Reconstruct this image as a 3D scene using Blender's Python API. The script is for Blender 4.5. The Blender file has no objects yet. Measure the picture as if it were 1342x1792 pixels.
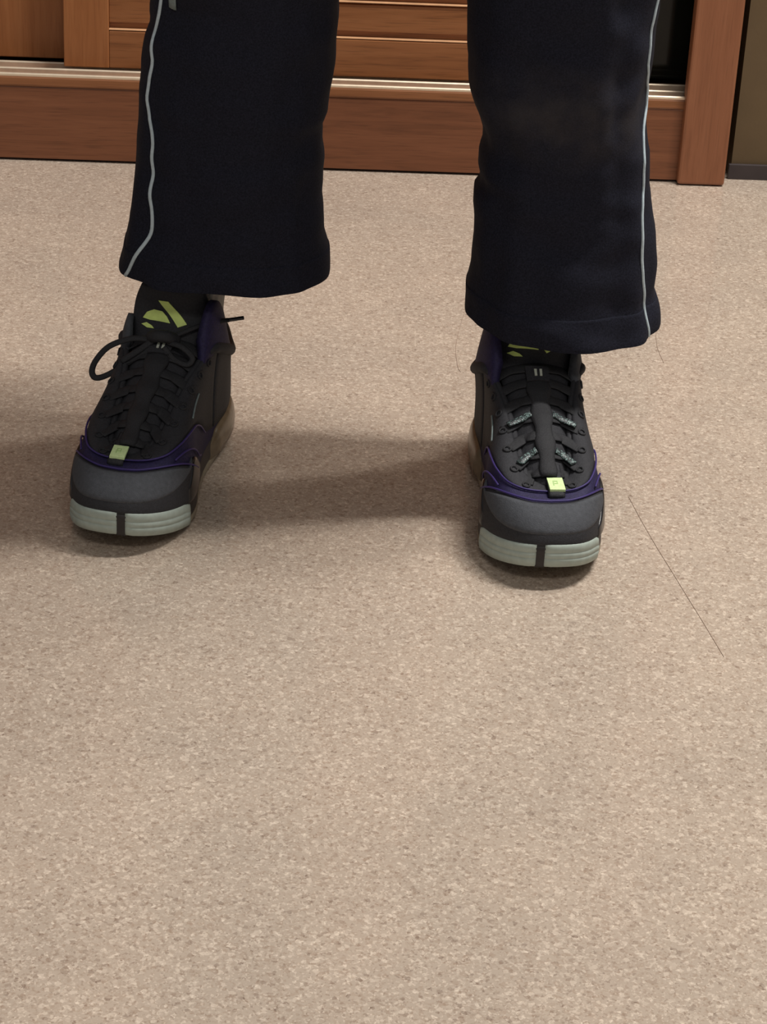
import bpy, bmesh, math, random
import numpy as np
from mathutils import Vector, Matrix, noise

random.seed(7)
SC = bpy.context.scene
COL = SC.collection
PI = math.pi
R = math.radians

# ------------------------------------------------------------------ camera
cam_d = bpy.data.cameras.new('camera')
cam = bpy.data.objects.new('camera', cam_d)
COL.objects.link(cam)
cam.location = (0.0, 0.0, 0.913)
cam.matrix_world = Matrix.Translation((0, 0, 0.913)) @ Matrix.Rotation(R(90 - 26.6), 4, 'X') @ Matrix.Rotation(R(3.0), 4, 'Z')
cam_d.sensor_fit = 'VERTICAL'
cam_d.sensor_height = 24.0
cam_d.lens = 24.0 * 4000.0 / 1792.0
cam_d.clip_start = 0.02
SC.camera = cam

# ------------------------------------------------------------------ world, lights, exposure
world = bpy.data.worlds.new('room_light')
SC.world = world
world.use_nodes = True
wbg = world.node_tree.nodes['Background']
wbg.inputs['Color'].default_value = (1.0, 0.98, 0.965, 1)
wbg.inputs['Strength'].default_value = 0.185


def area(name, loc, target, size, size_y, power, color, spin=0.0):
    l = bpy.data.lights.new(name, 'AREA')
    l.shape = 'RECTANGLE'
    l.size = size
    l.size_y = size_y
    l.energy = power
    l.color = color
    o = bpy.data.objects.new(name, l)
    COL.objects.link(o)
    o.location = loc
    d = Vector(target) - Vector(loc)
    o.rotation_euler = d.to_track_quat('-Z', 'Y').to_euler()
    return o


# the ceiling fluorescent fitting, up and to the right of the person
area('tube_or_fill_light', (1.00, 2.02, 2.75), (0.0, 1.90, 0.0), 0.10, 1.0, 66, (1.0, 0.965, 0.92))
# added fill lamp that brightens the floor near the cabinet
area('tube_or_fill_light', (1.15, 2.62, 2.75), (0.0, 2.4, 0.0), 0.10, 1.0, 22, (1.0, 0.965, 0.92))
# added fill lamp behind the camera, for the fronts of shoes and legs
area('tube_or_fill_light', (0.35, -0.8, 2.75), (0.1, 1.4, 0.0), 1.2, 0.3, 18, (1.0, 0.96, 0.90))

SC.view_settings.view_transform = 'Standard'
SC.view_settings.look = 'None'
SC.view_settings.exposure = 0.0
SC.view_settings.gamma = 1.0
SC.view_settings.use_curve_mapping = False


# ------------------------------------------------------------------ materials
def srgb(r, g, b):
    f = lambda v: (v / 255 / 12.92) if v / 255 <= 0.04045 else ((v / 255 + 0.055) / 1.055) ** 2.4
    return (f(r), f(g), f(b), 1.0)


class NT:
    def __init__(self, name):
        self.m = bpy.data.materials.new(name)
        self.m.use_nodes = True
        self.t = self.m.node_tree
        self.b = self.t.nodes['Principled BSDF']

    def n(self, kind, **kw):
        nd = self.t.nodes.new(kind)
        for k, v in kw.items():
            if hasattr(nd, k) and k not in ('Scale',):
                setattr(nd, k, v)
            else:
                nd.inputs[k].default_value = v
        return nd

    def l(self, a, ao, b, bi):
        self.t.links.new(a.outputs[ao], b.inputs[bi])

    def coords(self, scale=(1, 1, 1), kind='Object', rot=(0, 0, 0)):
        tc = self.n('ShaderNodeTexCoord')
        mp = self.n('ShaderNodeMapping')
        mp.inputs['Scale'].default_value = scale
        mp.inputs['Rotation'].default_value = rot
        self.l(tc, kind, mp, 'Vector')
        return mp

    def ramp(self, stops, interp='LINEAR'):
        r = self.n('ShaderNodeValToRGB')
        cr = r.color_ramp
        cr.interpolation = interp
        while len(cr.elements) < len(stops):
            cr.elements.new(0.5)
        for e, (p, c) in zip(cr.elements, stops):
            e.position = p
            e.color = c
        return r

    def bump(self, src, out, strength, dist=0.001):
        b = self.n('ShaderNodeBump')
        b.inputs['Strength'].default_value = strength
        b.inputs['Distance'].default_value = dist
        self.l(src, out, b, 'Height')
        self.l(b, 'Normal', self.b, 'Normal')
        return b


def mat_plain(name, col, rough=0.5, metal=0.0, spec=0.5, vary=0.12, vscale=120.0, bump=0.0, bscale=600.0, sheen=0.0):
    """a colour with fine procedural mottling and optional relief"""
    k = NT(name)
    mp = k.coords()
    nz = k.n('ShaderNodeTexNoise')
    nz.inputs['Scale'].default_value = vscale
    nz.inputs['Detail'].default_value = 4
    k.l(mp, 'Vector', nz, 'Vector')
    lo = tuple(c * (1 - vary) for c in col[:3]) + (1,)
    hi = tuple(min(1, c * (1 + vary)) for c in col[:3]) + (1,)
    r = k.ramp([(0.3, lo), (0.7, hi)])
    k.l(nz, 'Fac', r, 'Fac')
    k.l(r, 'Color', k.b, 'Base Color')
    k.b.inputs['Roughness'].default_value = rough
    k.b.inputs['Metallic'].default_value = metal
    k.b.inputs['Specular IOR Level'].default_value = spec
    if sheen:
        k.b.inputs['Sheen Weight'].default_value = sheen
    if bump:
        n2 = k.n('ShaderNodeTexNoise')
        n2.inputs['Scale'].default_value = bscale
        n2.inputs['Detail'].default_value = 2
        k.l(mp, 'Vector', n2, 'Vector')
        k.bump(n2, 'Fac', bump, 0.001)
    return k.m


def mat_wood(name, c_dark, c_mid, c_light, axis='X', rough=0.38):
    k = NT(name)
    sc = {'X': (1.6, 26, 26), 'Z': (26, 26, 1.6)}[axis]
    mp = k.coords(sc)
    nz = k.n('ShaderNodeTexNoise')
    nz.inputs['Scale'].default_value = 3.2
    nz.inputs['Detail'].default_value = 7
    nz.inputs['Roughness'].default_value = 0.62
    nz.inputs['Distortion'].default_value = 0.8
    k.l(mp, 'Vector', nz, 'Vector')
    r = k.ramp([(0.28, c_dark), (0.48, c_mid), (0.75, c_light)])
    k.l(nz, 'Fac', r, 'Fac')
    # thin dark pores along the grain
    sc2 = {'X': (9, 240, 240), 'Z': (240, 240, 9)}[axis]
    mp2 = k.coords(sc2)
    n2 = k.n('ShaderNodeTexNoise')
    n2.inputs['Scale'].default_value = 2.4
    n2.inputs['Detail'].default_value = 3
    k.l(mp2, 'Vector', n2, 'Vector')
    r2 = k.ramp([(0.30, (0.62, 0.62, 0.62, 1)), (0.46, (1, 1, 1, 1))])
    k.l(n2, 'Fac', r2, 'Fac')
    mx = k.n('ShaderNodeMix', data_type='RGBA', blend_type='MULTIPLY')
    mx.inputs[0].default_value = 0.8 if axis == 'X' else 0.4
    k.t.links.new(r.outputs['Color'], mx.inputs[6])
    k.t.links.new(r2.outputs['Color'], mx.inputs[7])
    k.t.links.new(mx.outputs[2], k.b.inputs['Base Color'])
    k.b.inputs['Roughness'].default_value = rough
    k.b.inputs['Specular IOR Level'].default_value = 0.4
    k.bump(n2, 'Fac', 0.08, 0.0006)
    return k.m


def mat_floor():
    k = NT('speckled_vinyl')
    mp = k.coords()
    # slight wobble so that the chips are not round cells
    wn = k.n('ShaderNodeTexNoise')
    wn.inputs['Scale'].default_value = 420
    wn.inputs['Detail'].default_value = 2
    k.l(mp, 'Vector', wn, 'Vector')
    add = k.n('ShaderNodeMix', data_type='RGBA', blend_type='LINEAR_LIGHT')
    add.inputs[0].default_value = 0.0016
    k.t.links.new(mp.outputs['Vector'], add.inputs[6])
    k.t.links.new(wn.outputs['Color'], add.inputs[7])
    base = srgb(187, 171, 155)
    dark = srgb(134, 116, 103)
    mid = srgb(170, 149, 131)
    lite = srgb(226, 210, 192)
    v = k.n('ShaderNodeTexVoronoi', feature='F1')
    v.inputs['Scale'].default_value = 330
    k.t.links.new(add.outputs[2], v.inputs['Vector'])
    sep = k.n('ShaderNodeSeparateColor')
    k.l(v, 'Color', sep, 'Color')
    r1 = k.ramp([(0.0, dark), (0.08, mid), (0.24, base), (0.80, base), (0.94, lite)])
    k.l(sep, 'Red', r1, 'Fac')
    v2 = k.n('ShaderNodeTexVoronoi', feature='F1')
    v2.inputs['Scale'].default_value = 680
    k.t.links.new(add.outputs[2], v2.inputs['Vector'])
    sep2 = k.n('ShaderNodeSeparateColor')
    k.l(v2, 'Color', sep2, 'Color')
    r2 = k.ramp([(0.0, dark), (0.10, mid), (0.3, base), (0.82, base), (0.95, lite)])
    k.l(sep2, 'Green', r2, 'Fac')
    mx = k.n('ShaderNodeMix', data_type='RGBA')
    mx.inputs[0].default_value = 0.5
    k.t.links.new(r1.outputs['Color'], mx.inputs[6])
    k.t.links.new(r2.outputs['Color'], mx.inputs[7])
    # broad faint wear clouds
    big = k.n('ShaderNodeTexNoise')
    big.inputs['Scale'].default_value = 9
    big.inputs['Detail'].default_value = 5
    k.l(mp, 'Vector', big, 'Vector')
    rb = k.ramp([(0.3, (0.93, 0.93, 0.93, 1)), (0.7, (1.04, 1.03, 1.02, 1))])
    k.l(big, 'Fac', rb, 'Fac')
    m2 = k.n('ShaderNodeMix', data_type='RGBA', blend_type='MULTIPLY')
    m2.inputs[0].default_value = 1.0
    k.t.links.new(mx.outputs[2], m2.inputs[6])
    k.t.links.new(rb.outputs['Color'], m2.inputs[7])
    k.t.links.new(m2.outputs[2], k.b.inputs['Base Color'])
    k.b.inputs['Roughness'].default_value = 0.14
    k.b.inputs['Specular IOR Level'].default_value = 0.42
    k.bump(wn, 'Fac', 0.05, 0.0006)
    return k.m


def mat_trousers():
    k = NT('navy_tracksuit_cloth')
    mp = k.coords()
    nz = k.n('ShaderNodeTexNoise')
    nz.inputs['Scale'].default_value = 700
    nz.inputs['Detail'].default_value = 2
    k.l(mp, 'Vector', nz, 'Vector')
    r = k.ramp([(0.3, srgb(23, 24, 33)), (0.7, srgb(37, 38, 50))])
    k.l(nz, 'Fac', r, 'Fac')
    # dusty smudge across the shin of the leg on the right
    mp2 = k.coords()
    mp2.inputs['Location'].default_value = (-0.150 * 8, 0.08 * 6, -0.362 * 20)
    mp2.inputs['Scale'].default_value = (8, 6, 20)
    gr = k.n('ShaderNodeTexGradient', gradient_type='SPHERICAL')
    k.l(mp2, 'Vector', gr, 'Vector')
    dn = k.n('ShaderNodeTexNoise')
    dn.inputs['Scale'].default_value = 34
    dn.inputs['Detail'].default_value = 6
    k.l(mp, 'Vector', dn, 'Vector')
    rr = k.ramp([(0.36, (0.12, 0.12, 0.12, 1)), (0.80, (0.9, 0.9, 0.9, 1))])
    k.l(dn, 'Fac', rr, 'Fac')
    mu = k.n('ShaderNodeMath', operation='MULTIPLY')
    k.l(gr, 'Fac', mu, 0)
    k.l(rr, 'Color', mu, 1)
    mx = k.n('ShaderNodeMix', data_type='RGBA')
    k.t.links.new(mu.outputs[0], mx.inputs[0])
    k.t.links.new(r.outputs['Color'], mx.inputs[6])
    mx.inputs[7].default_value = srgb(72, 67, 66)
    k.t.links.new(mx.outputs[2], k.b.inputs['Base Color'])
    k.b.inputs['Roughness'].default_value = 0.85
    k.b.inputs['Specular IOR Level'].default_value = 0.15
    k.bump(nz, 'Fac', 0.35, 0.0006)
    return k.m


M = {}
M['floor'] = mat_floor()
M['wood_x'] = mat_wood('plinth_wood', srgb(112, 69, 45), srgb(130, 81, 54), srgb(142, 91, 62), 'X')
M['wood_door'] = mat_wood('door_wood', srgb(130, 81, 46), srgb(150, 96, 57), srgb(162, 107, 67), 'X')
M['wood_z'] = mat_wood('post_wood', srgb(130, 82, 55), srgb(144, 92, 63), srgb(154, 101, 71), 'Z')
M['wood_lip'] = mat_wood('lipping_wood', srgb(122, 77, 46), srgb(140, 90, 56), srgb(150, 99, 64), 'X')
M['wood_dark'] = mat_wood('cabinet_inside_wood', srgb(60, 38, 24), srgb(74, 47, 30), srgb(88, 56, 36), 'Z')
M['rail'] = mat_plain('track_metal', srgb(240, 222, 196), 0.36, 0.5, 0.5, 0.08, 80)
M['moulding'] = mat_plain('moulding_highlight', srgb(228, 178, 134), 0.3, 0, 0.6, 0.1, 60)  # pale colour stands for light caught on the moulding edges
M['dark_glass'] = mat_plain('dark_tinted_glass', srgb(20, 22, 18), 0.10, 0, 0.3, 0.25, 14)
M['wall'] = mat_plain('olive_brown_paint', srgb(104, 86, 62), 0.7, 0, 0.3, 0.10, 12, 0.1, 200)
M['skirting'] = mat_plain('dark_skirting_paint', srgb(62, 54, 54), 0.5, 0, 0.4, 0.12, 40)
M['black_gap'] = mat_plain('gap_shade', srgb(52, 42, 38), 0.8, 0, 0.3, 0.1, 30)  # dark colour stands for shade in the plinth and wall gaps
M['cloth'] = mat_trousers()
M['piping'] = mat_plain('pale_piping', srgb(190, 205, 212), 0.6, 0, 0.3, 0.1, 300)
M['zip'] = mat_plain('grey_zip', srgb(120, 132, 132), 0.5, 0, 0.4, 0.15, 300)
M['jacket'] = mat_plain('navy_jacket_cloth', srgb(24, 26, 40), 0.85, 0, 0.2, 0.15, 300, 0.2)
M['skin'] = mat_plain('skin', srgb(206, 160, 132), 0.55, 0, 0.4, 0.06, 60)
M['hair'] = mat_plain('black_hair', srgb(22, 18, 16), 0.5, 0, 0.5, 0.2, 200)
M['sock'] = mat_plain('grey_white_sock', srgb(176, 172, 164), 0.9, 0, 0.2, 0.1, 400, 0.4, 900)
M['knit'] = mat_plain('black_shoe_textile', srgb(47, 47, 51), 0.7, 0, 0.35, 0.2, 500, 0.5, 1400)
M['purple'] = mat_plain('purple_shoe_mesh', srgb(39, 33, 70), 0.65, 0, 0.35, 0.25, 420, 0.5, 1300)
M['purple_line'] = mat_plain('purple_piping', srgb(60, 48, 108), 0.5, 0, 0.4, 0.1, 300)
M['suede'] = mat_plain('charcoal_toe_suede', srgb(76, 78, 83), 0.75, 0, 0.3, 0.14, 300, 0.5, 1200)
M['gloss'] = mat_plain('glossy_black_plastic', srgb(32, 31, 34), 0.26, 0, 0.6, 0.15, 100)
M['bumper'] = mat_plain('grey_green_rubber', srgb(170, 181, 172), 0.6, 0, 0.35, 0.08, 160)
M['sole_dark'] = mat_plain('dark_sole_foam', srgb(48, 44, 44), 0.5, 0, 0.4, 0.12, 160)
M['outsole'] = mat_plain('olive_gum_rubber', srgb(140, 132, 112), 0.35, 0, 0.45, 0.12, 120)
M['amber'] = mat_plain('smoky_amber_heel', srgb(116, 101, 80), 0.25, 0, 0.5, 0.18, 90)
M['lime'] = mat_plain('lime_webbing', srgb(222, 246, 180), 0.6, 0, 0.3, 0.08, 500, 0.2)
M['lime_print'] = mat_plain('lime_print', srgb(222, 242, 140), 0.5, 0, 0.3, 0.06, 300)
M['white_print'] = mat_plain('white_print', srgb(196, 200, 186), 0.5, 0, 0.3, 0.06, 300)
M['faint_print'] = mat_plain('faint_grey_print', srgb(188, 216, 148), 0.6, 0, 0.3, 0.06, 300)
M['lace'] = mat_plain('charcoal_lace', srgb(44, 44, 47), 0.6, 0, 0.35, 0.25, 900, 0.6, 2000)


def mat_speck_lace():
    k = NT('flecked_lace')
    mp = k.coords()
    v = k.n('ShaderNodeTexVoronoi', feature='F1')
    v.inputs['Scale'].default_value = 900
    k.l(mp, 'Vector', v, 'Vector')
    sep = k.n('ShaderNodeSeparateColor')
    k.l(v, 'Color', sep, 'Color')
    r = k.ramp([(0.0, srgb(44, 48, 50)), (0.62, srgb(58, 64, 66)), (0.8, srgb(108, 130, 128)), (1.0, srgb(146, 170, 164))])
    k.l(sep, 'Red', r, 'Fac')
    k.l(r, 'Color', k.b, 'Base Color')
    k.b.inputs['Roughness'].default_value = 0.4
    k.bump(v, 'Distance', 0.4, 0.0006)
    return k.m


M['fleck'] = mat_speck_lace()


# ------------------------------------------------------------------ mesh helpers
def link(name, bm, m, parent=None, smooth=False, mats=None):
    bmesh.ops.recalc_face_normals(bm, faces=bm.faces[:])
    me = bpy.data.meshes.new(name)
    bm.to_mesh(me)
    bm.free()
    for mm in (mats or [m]):
        me.materials.append(mm)
    if smooth:
        for p in me.polygons:
            p.use_smooth = True
    o = bpy.data.objects.new(name, me)
    COL.objects.link(o)
    if parent is not None:
        o.parent = parent
    return o


def tag(o, label=None, cat=None, group=None, kind=None):
    if label:
        o['label'] = label
    if cat:
        o['category'] = cat
    if group:
        o['group'] = group
    if kind:
        o['kind'] = kind
    return o


def empty(name, loc=(0, 0, 0), rz=0.0, parent=None):
    o = bpy.data.objects.new(name, None)
    o.empty_display_size = 0.05
    COL.objects.link(o)
    o.location = loc
    o.rotation_euler = (0, 0, rz)
    if parent is not None:
        o.parent = parent
    return o


def box(bm, x0, x1, y0, y1, z0, z1, bev=0.0, seg=2):
    r = bmesh.ops.create_cube(bm, size=1.0)
    vs = r['verts']
    for v in vs:
        v.co = Vector(((x0 + x1) / 2 + v.co.x * (x1 - x0), (y0 + y1) / 2 + v.co.y * (y1 - y0), (z0 + z1) / 2 + v.co.z * (z1 - z0)))
    if bev:
        es = {e for v in vs for e in v.link_edges}
        bmesh.ops.bevel(bm, geom=list(es), offset=bev, segments=seg, profile=0.5, affect='EDGES')
    return bm


def bx(*a, **k):
    return box(bmesh.new(), *a, **k)


def loft(bm, rings, close_u=True, cap0=False, cap1=False):
    """rings: list of lists of points, same count"""
    vv = [[bm.verts.new(p) for p in r] for r in rings]
    n = len(rings[0])
    for a, b in zip(vv[:-1], vv[1:]):
        for i in range(n if close_u else n - 1):
            j = (i + 1) % n
            bm.faces.new((a[i], a[j], b[j], b[i]))
    if cap0:
        bm.faces.new(vv[0])
    if cap1:
        bm.faces.new(vv[-1])
    return vv


def slab(bm, outer, inner):
    """closed thin solid between two equal point grids (rows of points)"""
    A = [[bm.verts.new(p) for p in r] for r in outer]
    B = [[bm.verts.new(p) for p in r] for r in inner]
    ni, nj = len(A), len(A[0])
    for i in range(ni - 1):
        for j in range(nj - 1):
            bm.faces.new((A[i][j], A[i + 1][j], A[i + 1][j + 1], A[i][j + 1]))
            bm.faces.new((B[i][j], B[i][j + 1], B[i + 1][j + 1], B[i + 1][j]))
    for i in range(ni - 1):
        bm.faces.new((A[i][0], B[i][0], B[i + 1][0], A[i + 1][0]))
        bm.faces.new((A[i][-1], A[i + 1][-1], B[i + 1][-1], B[i][-1]))
    for j in range(nj - 1):
        bm.faces.new((A[0][j], A[0][j + 1], B[0][j + 1], B[0][j]))
        bm.faces.new((A[-1][j], B[-1][j], B[-1][j + 1], A[-1][j + 1]))
    return bm


def catmull(pts, per=8, closed=False):
    P = [np.array(p, float) for p in pts]
    n = len(P)
    out = []
    rng = range(n) if closed else range(n - 1)
    for i in rng:
        if closed:
            p0, p1, p2, p3 = P[(i - 1) % n], P[i], P[(i + 1) % n], P[(i + 2) % n]
        else:
            p1, p2 = P[i], P[i + 1]
            p0 = P[i - 1] if i > 0 else 2 * p1 - p2
            p3 = P[i + 2] if i + 2 < n else 2 * p2 - p1
        for k in range(per):
            t = k / per
            out.append(0.5 * ((2 * p1) + (-p0 + p2) * t + (2 * p0 - 5 * p1 + 4 * p2 - p3) * t * t + (-p0 + 3 * p1 - 3 * p2 + p3) * t ** 3))
    if not closed:
        out.append(P[-1])
    return out


def sweep(bm, pts, ra, rb=None, up=None, n=8, closed=False, taper=None):
    """tube or flat strap along pts; ra across, rb along the 'up' direction"""
    rb = ra if rb is None else rb
    P = [Vector(p) for p in pts]
    m = len(P)
    rings = []
    nrm = None
    for i in range(m):
        if closed:
            t = P[(i + 1) % m] - P[(i - 1) % m]
        else:
            t = P[min(i + 1, m - 1)] - P[max(i - 1, 0)]
        t.normalize()
        if up is not None:
            u = Vector(up[i]) if not isinstance(up, Vector) else up
            u = u - t * u.dot(t)
            if u.length < 1e-6:
                u = t.orthogonal()
            u.normalize()
        else:
            if nrm is None:
                u = t.orthogonal().normalized()
            else:
                u = (nrm - t * nrm.dot(t)).normalized()
            nrm = u
        s = t.cross(u)
        f = 1.0 if taper is None else taper[i]
        ring = []
        for k in range(n):
            a = 2 * PI * k / n
            c, d = math.cos(a), math.sin(a)
            ring.append(P[i] + s * (ra * f * c) + u * (rb * f * d))
        rings.append(ring)
    if closed:
        rings.append(rings[0])
        vv = [[bm.verts.new(p) for p in r] for r in rings[:-1]]
        vv.append(vv[0])
        for a, b in zip(vv[:-1], vv[1:]):
            for i in range(n):
                j = (i + 1) % n
                bm.faces.new((a[i], a[j], b[j], b[i]))
    else:
        loft(bm, rings, True, True, True)
    return bm


def itab(tab, x):
    """smooth interpolation of a keyed table [(x, v...)]"""
    xs = [t[0] for t in tab]
    if x <= xs[0]:
        return np.array(tab[0][1:], float)
    if x >= xs[-1]:
        return np.array(tab[-1][1:], float)
    for i in range(len(xs) - 1):
        if xs[i] <= x <= xs[i + 1]:
            break
    p1, p2 = np.array(tab[i][1:], float), np.array(tab[i + 1][1:], float)
    h = xs[i + 1] - xs[i]
    t = (x - xs[i]) / h

    def slope(k):
        if k == 0 or k == len(xs) - 1:
            a, b = (0, 1) if k == 0 else (k - 1, k)
            return (np.array(tab[b][1:], float) - np.array(tab[a][1:], float)) / (xs[b] - xs[a])
        return (np.array(tab[k + 1][1:], float) - np.array(tab[k - 1][1:], float)) / (xs[k + 1] - xs[k - 1])
    m1, m2 = slope(i) * h, slope(i + 1) * h
    return (2 * t ** 3 - 3 * t * t + 1) * p1 + (t ** 3 - 2 * t * t + t) * m1 + (-2 * t ** 3 + 3 * t * t) * p2 + (t ** 3 - t * t) * m2


# ------------------------------------------------------------------ floor
bm = bmesh.new()
box(bm, -2.6, 2.6, -0.9, 3.6, -0.04, 0.0)
fl = link('floor', bm, M['floor'])
tag(fl, 'pinkish beige speckled floor covering with a soft sheen', kind='structure')

# ------------------------------------------------------------------ cabinet at the back
CAB = empty('sliding_door_cabinet', (-0.081, 2.779, 0.0), R(3.36))
tag(CAB, 'reddish brown wooden cabinet with sliding doors standing behind the person', 'cabinet')
UL, UR = -1.30, 0.492
# plinth just clear of the floor; foot coloured dark as gap shade
link('plinth_foot', bx(UL, 0.44, 0.006, 0.40, 0.0, 0.004), M['black_gap'], CAB)
link('plinth', bx(UL, 0.434, 0.0, 0.02, 0.003, 0.0955, bev=0.0012), M['wood_x'], CAB)
bm = bmesh.new()
prof = [(0.0, 0.0957), (-0.0015, 0.098), (-0.0005, 0.106), (0.0010, 0.1085), (0.0052, 0.1085), (0.0056, 0.1030), (0.030, 0.1030), (0.030, 0.0957)]
loft(bm, [[(u, y, z) for y, z in prof] for u in (UL, 0.434)], True, True, True)
link('plinth_lipping', bm, M['wood_lip'], CAB)
link('track_bed', bx(UL, 0.462, 0.0305, 0.15, 0.09, 0.1035), M['wood_x'], CAB)


def rail(y):
    bm = bmesh.new()
    pr = [(y - 0.0022, 0.1025), (y - 0.0022, 0.1105), (y - 0.0012, 0.1118), (y + 0.0012, 0.1118), (y + 0.0022, 0.1105), (y + 0.0022, 0.1025)]
    loft(bm, [[(u, a, b) for a, b in pr] for u in (UL, 0.462)], True, True, True)
    return bm


for y in (0.0030, 0.0275, 0.056):
    tag(link('track_rail', rail(y), M['rail'], CAB), 'bright metal sliding door rail')


def door(u0, u1, y, name, lab, st=0.056, glass=False):
    """one sliding leaf: two stiles, bottom and top rail, moulded panel; returns its panel as the part that carries the others"""
    z0, z1 = 0.1135, 1.93
    root = link(name, bx(u0 + st - 0.004, u1 - st + 0.004, y + 0.008, y + 0.018, z0 + 0.03, z1 - 0.05),
                M['dark_glass'] if glass else M['wood_door'], CAB)
    tag(root, lab)
    for a in (u0, u1 - st):
        link('stile', bx(a, a + st, y, y + 0.024, z0, z1, bev=0.0012), M['wood_z'] if glass else M['wood_stile'], root)
    link('bottom_rail', bx(u0 + st, u1 - st, y + 0.001, y + 0.024, z0, z0 + 0.047, bev=0.0012), M['wood_door'], root)
    link('top_rail', bx(u0 + st, u1 - st, y + 0.001, y + 0.024, z1 - 0.08, z1, bev=0.0012), M['wood_door'], root)
    if not glass:
        zz = z0 + 0.0475
        k = 0
        while zz < z1 - 0.12:
            # horizontal moulded boards of the panel, each with a highlight coloured along its lower edge
            link('panel_board', bx(u0 + st, u1 - st, y + 0.0035, y + 0.012, zz + 0.0095, zz + 0.0435, bev=0.0010), M['wood_door'], root)
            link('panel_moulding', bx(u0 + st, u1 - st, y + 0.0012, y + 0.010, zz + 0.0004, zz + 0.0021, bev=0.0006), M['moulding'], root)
            zz += 0.0455
            k += 1
    return root


M['wood_stile'] = mat_wood('stile_wood', srgb(146, 90, 50), srgb(162, 103, 60), srgb(172, 114, 70), 'Z')
door(-0.345, 0.270, 0.031, 'sliding_door', 'front sliding door leaf with horizontal moulded boards')
door(-1.285, -0.300, 0.066, 'sliding_door', 'rear sliding door leaf set back on the inner track', st=0.165)
# right part of the opening: dark tinted panel on the inner track
dg = link('tinted_panel', bx(0.235, 0.462, 0.075, 0.083, 0.1135, 1.93), M['dark_glass'], CAB)
tag(dg, 'dark tinted panel beside the right post')
# right post and left post, carcass
for a, b in ((0.432, 0.492), (UL - 0.06, UL)):
    link('side_post', bx(a, b, -0.012, 0.010, 0.0015, 2.0, bev=0.003), M['wood_z'], CAB)
link('side_panel', bx(0.464, 0.482, 0.0102, 0.42, 0.0, 2.0), M['wood_dark'], CAB)
link('side_panel', bx(UL - 0.04, UL - 0.022, 0.0102, 0.42, 0.0, 2.0), M['wood_dark'], CAB)
link('back_panel', bx(UL - 0.02, 0.455, 0.40, 0.42, 0.02, 1.98), M['wood_dark'], CAB)
link('top_board', bx(UL - 0.06, UR, -0.014, 0.42, 2.0, 2.03, bev=0.002), M['wood_x'], CAB)
link('top_fascia', bx(UL, 0.432, 0.0, 0.06, 1.932, 1.999, bev=0.001), M['wood_x'], CAB)

# ------------------------------------------------------------------ wall right of the cabinet, wall behind it
WR = R(3.36)
wb = link('wall_right_of_cabinet', bx(0.506, 1.9, 0.026, 0.10, 0.0, 2.6), M['wall'])
wb.name = 'wall_right'
wb.location = (-0.081, 2.779, 0)
wb.rotation_euler = (0, 0, WR)
tag(wb, 'olive brown wall to the right of the cabinet', kind='structure')
sk = link('baseboard_right', bx(0.502, 1.9, 0.0205, 0.0255, 0.0, 0.020, bev=0.001), M['skirting'])
sk.location = wb.location
sk.rotation_euler = (0, 0, WR)
tag(sk, 'dark low skirting at the foot of the olive wall', kind='structure')
wk = link('wall_back', bx(-2.5, 1.9, 0.43, 0.50, 0.0, 2.6), M['black_gap'])
wk.location = wb.location
wk.rotation_euler = (0, 0, WR)
tag(wk, 'wall behind the cabinet, darkened as gap shade', kind='structure')

# ------------------------------------------------------------------ person
PERSON = empty('person', (-0.01, 1.93, 0.0))
tag(PERSON, 'person standing with feet apart in dark tracksuit trousers and black and purple trainers', 'person')
PO = Vector((-0.01, 1.93, 0.0))

# ---- trousers: silhouette tables per leg: z, centre x, half width x, centre y, half depth
LEG_L = [(0.1851, -0.154, 0.0943, 1.93, 0.0729), (0.1911, -0.1533, 0.0936, 1.9301, 0.0726), (0.1998, -0.1525, 0.092, 1.9304, 0.0721), (0.2085, -0.1522, 0.0906, 1.9306, 0.0717), (0.2176, -0.1526, 0.0885, 1.9308, 0.0712), (0.2251, -0.1529, 0.0868, 1.931, 0.0708), (0.2363, -0.1526, 0.0857, 1.9312, 0.0702), (0.247, -0.1523, 0.0846, 1.9315, 0.07), (0.2581, -0.1526, 0.083, 1.9318, 0.07), (0.2665, -0.1521, 0.083, 1.932, 0.07), (0.2786, -0.1516, 0.0828, 1.9322, 0.07), (0.2912, -0.151, 0.0826, 1.9325, 0.0706), (0.2995, -0.1513, 0.0818, 1.9327, 0.071), (0.3072, -0.1516, 0.081, 1.9329, 0.0715), (0.315, -0.1513, 0.0808, 1.9331, 0.0719), (0.3237, -0.1509, 0.0807, 1.9333, 0.0723), (0.3315, -0.1487, 0.0824, 1.9335, 0.0727), (0.3407, -0.1482, 0.0825, 1.9337, 0.0732), (0.3509, -0.1476, 0.0825, 1.934, 0.0738), (0.3585, -0.1468, 0.0829, 1.9342, 0.0742), (0.3671, -0.1462, 0.0832, 1.9344, 0.0746), (0.3747, -0.1457, 0.0836, 1.9346, 0.0751), (0.3862, -0.1447, 0.083, 1.9348, 0.0757), (0.3952, -0.1433, 0.0819, 1.935, 0.0761), (0.4062, -0.1409, 0.0797, 1.9353, 0.0767), (0.4161, -0.1407, 0.0796, 1.9355, 0.0773), (0.4259, -0.1405, 0.0795, 1.9358, 0.0778),
         (0.50, -0.134, 0.080, 1.925, 0.084), (0.60, -0.122, 0.088, 1.915, 0.090), (0.72, -0.108, 0.097, 1.92, 0.098), (0.84, -0.096, 0.104, 1.93, 0.108), (0.90, -0.09, 0.100, 1.93, 0.108)]
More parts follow.
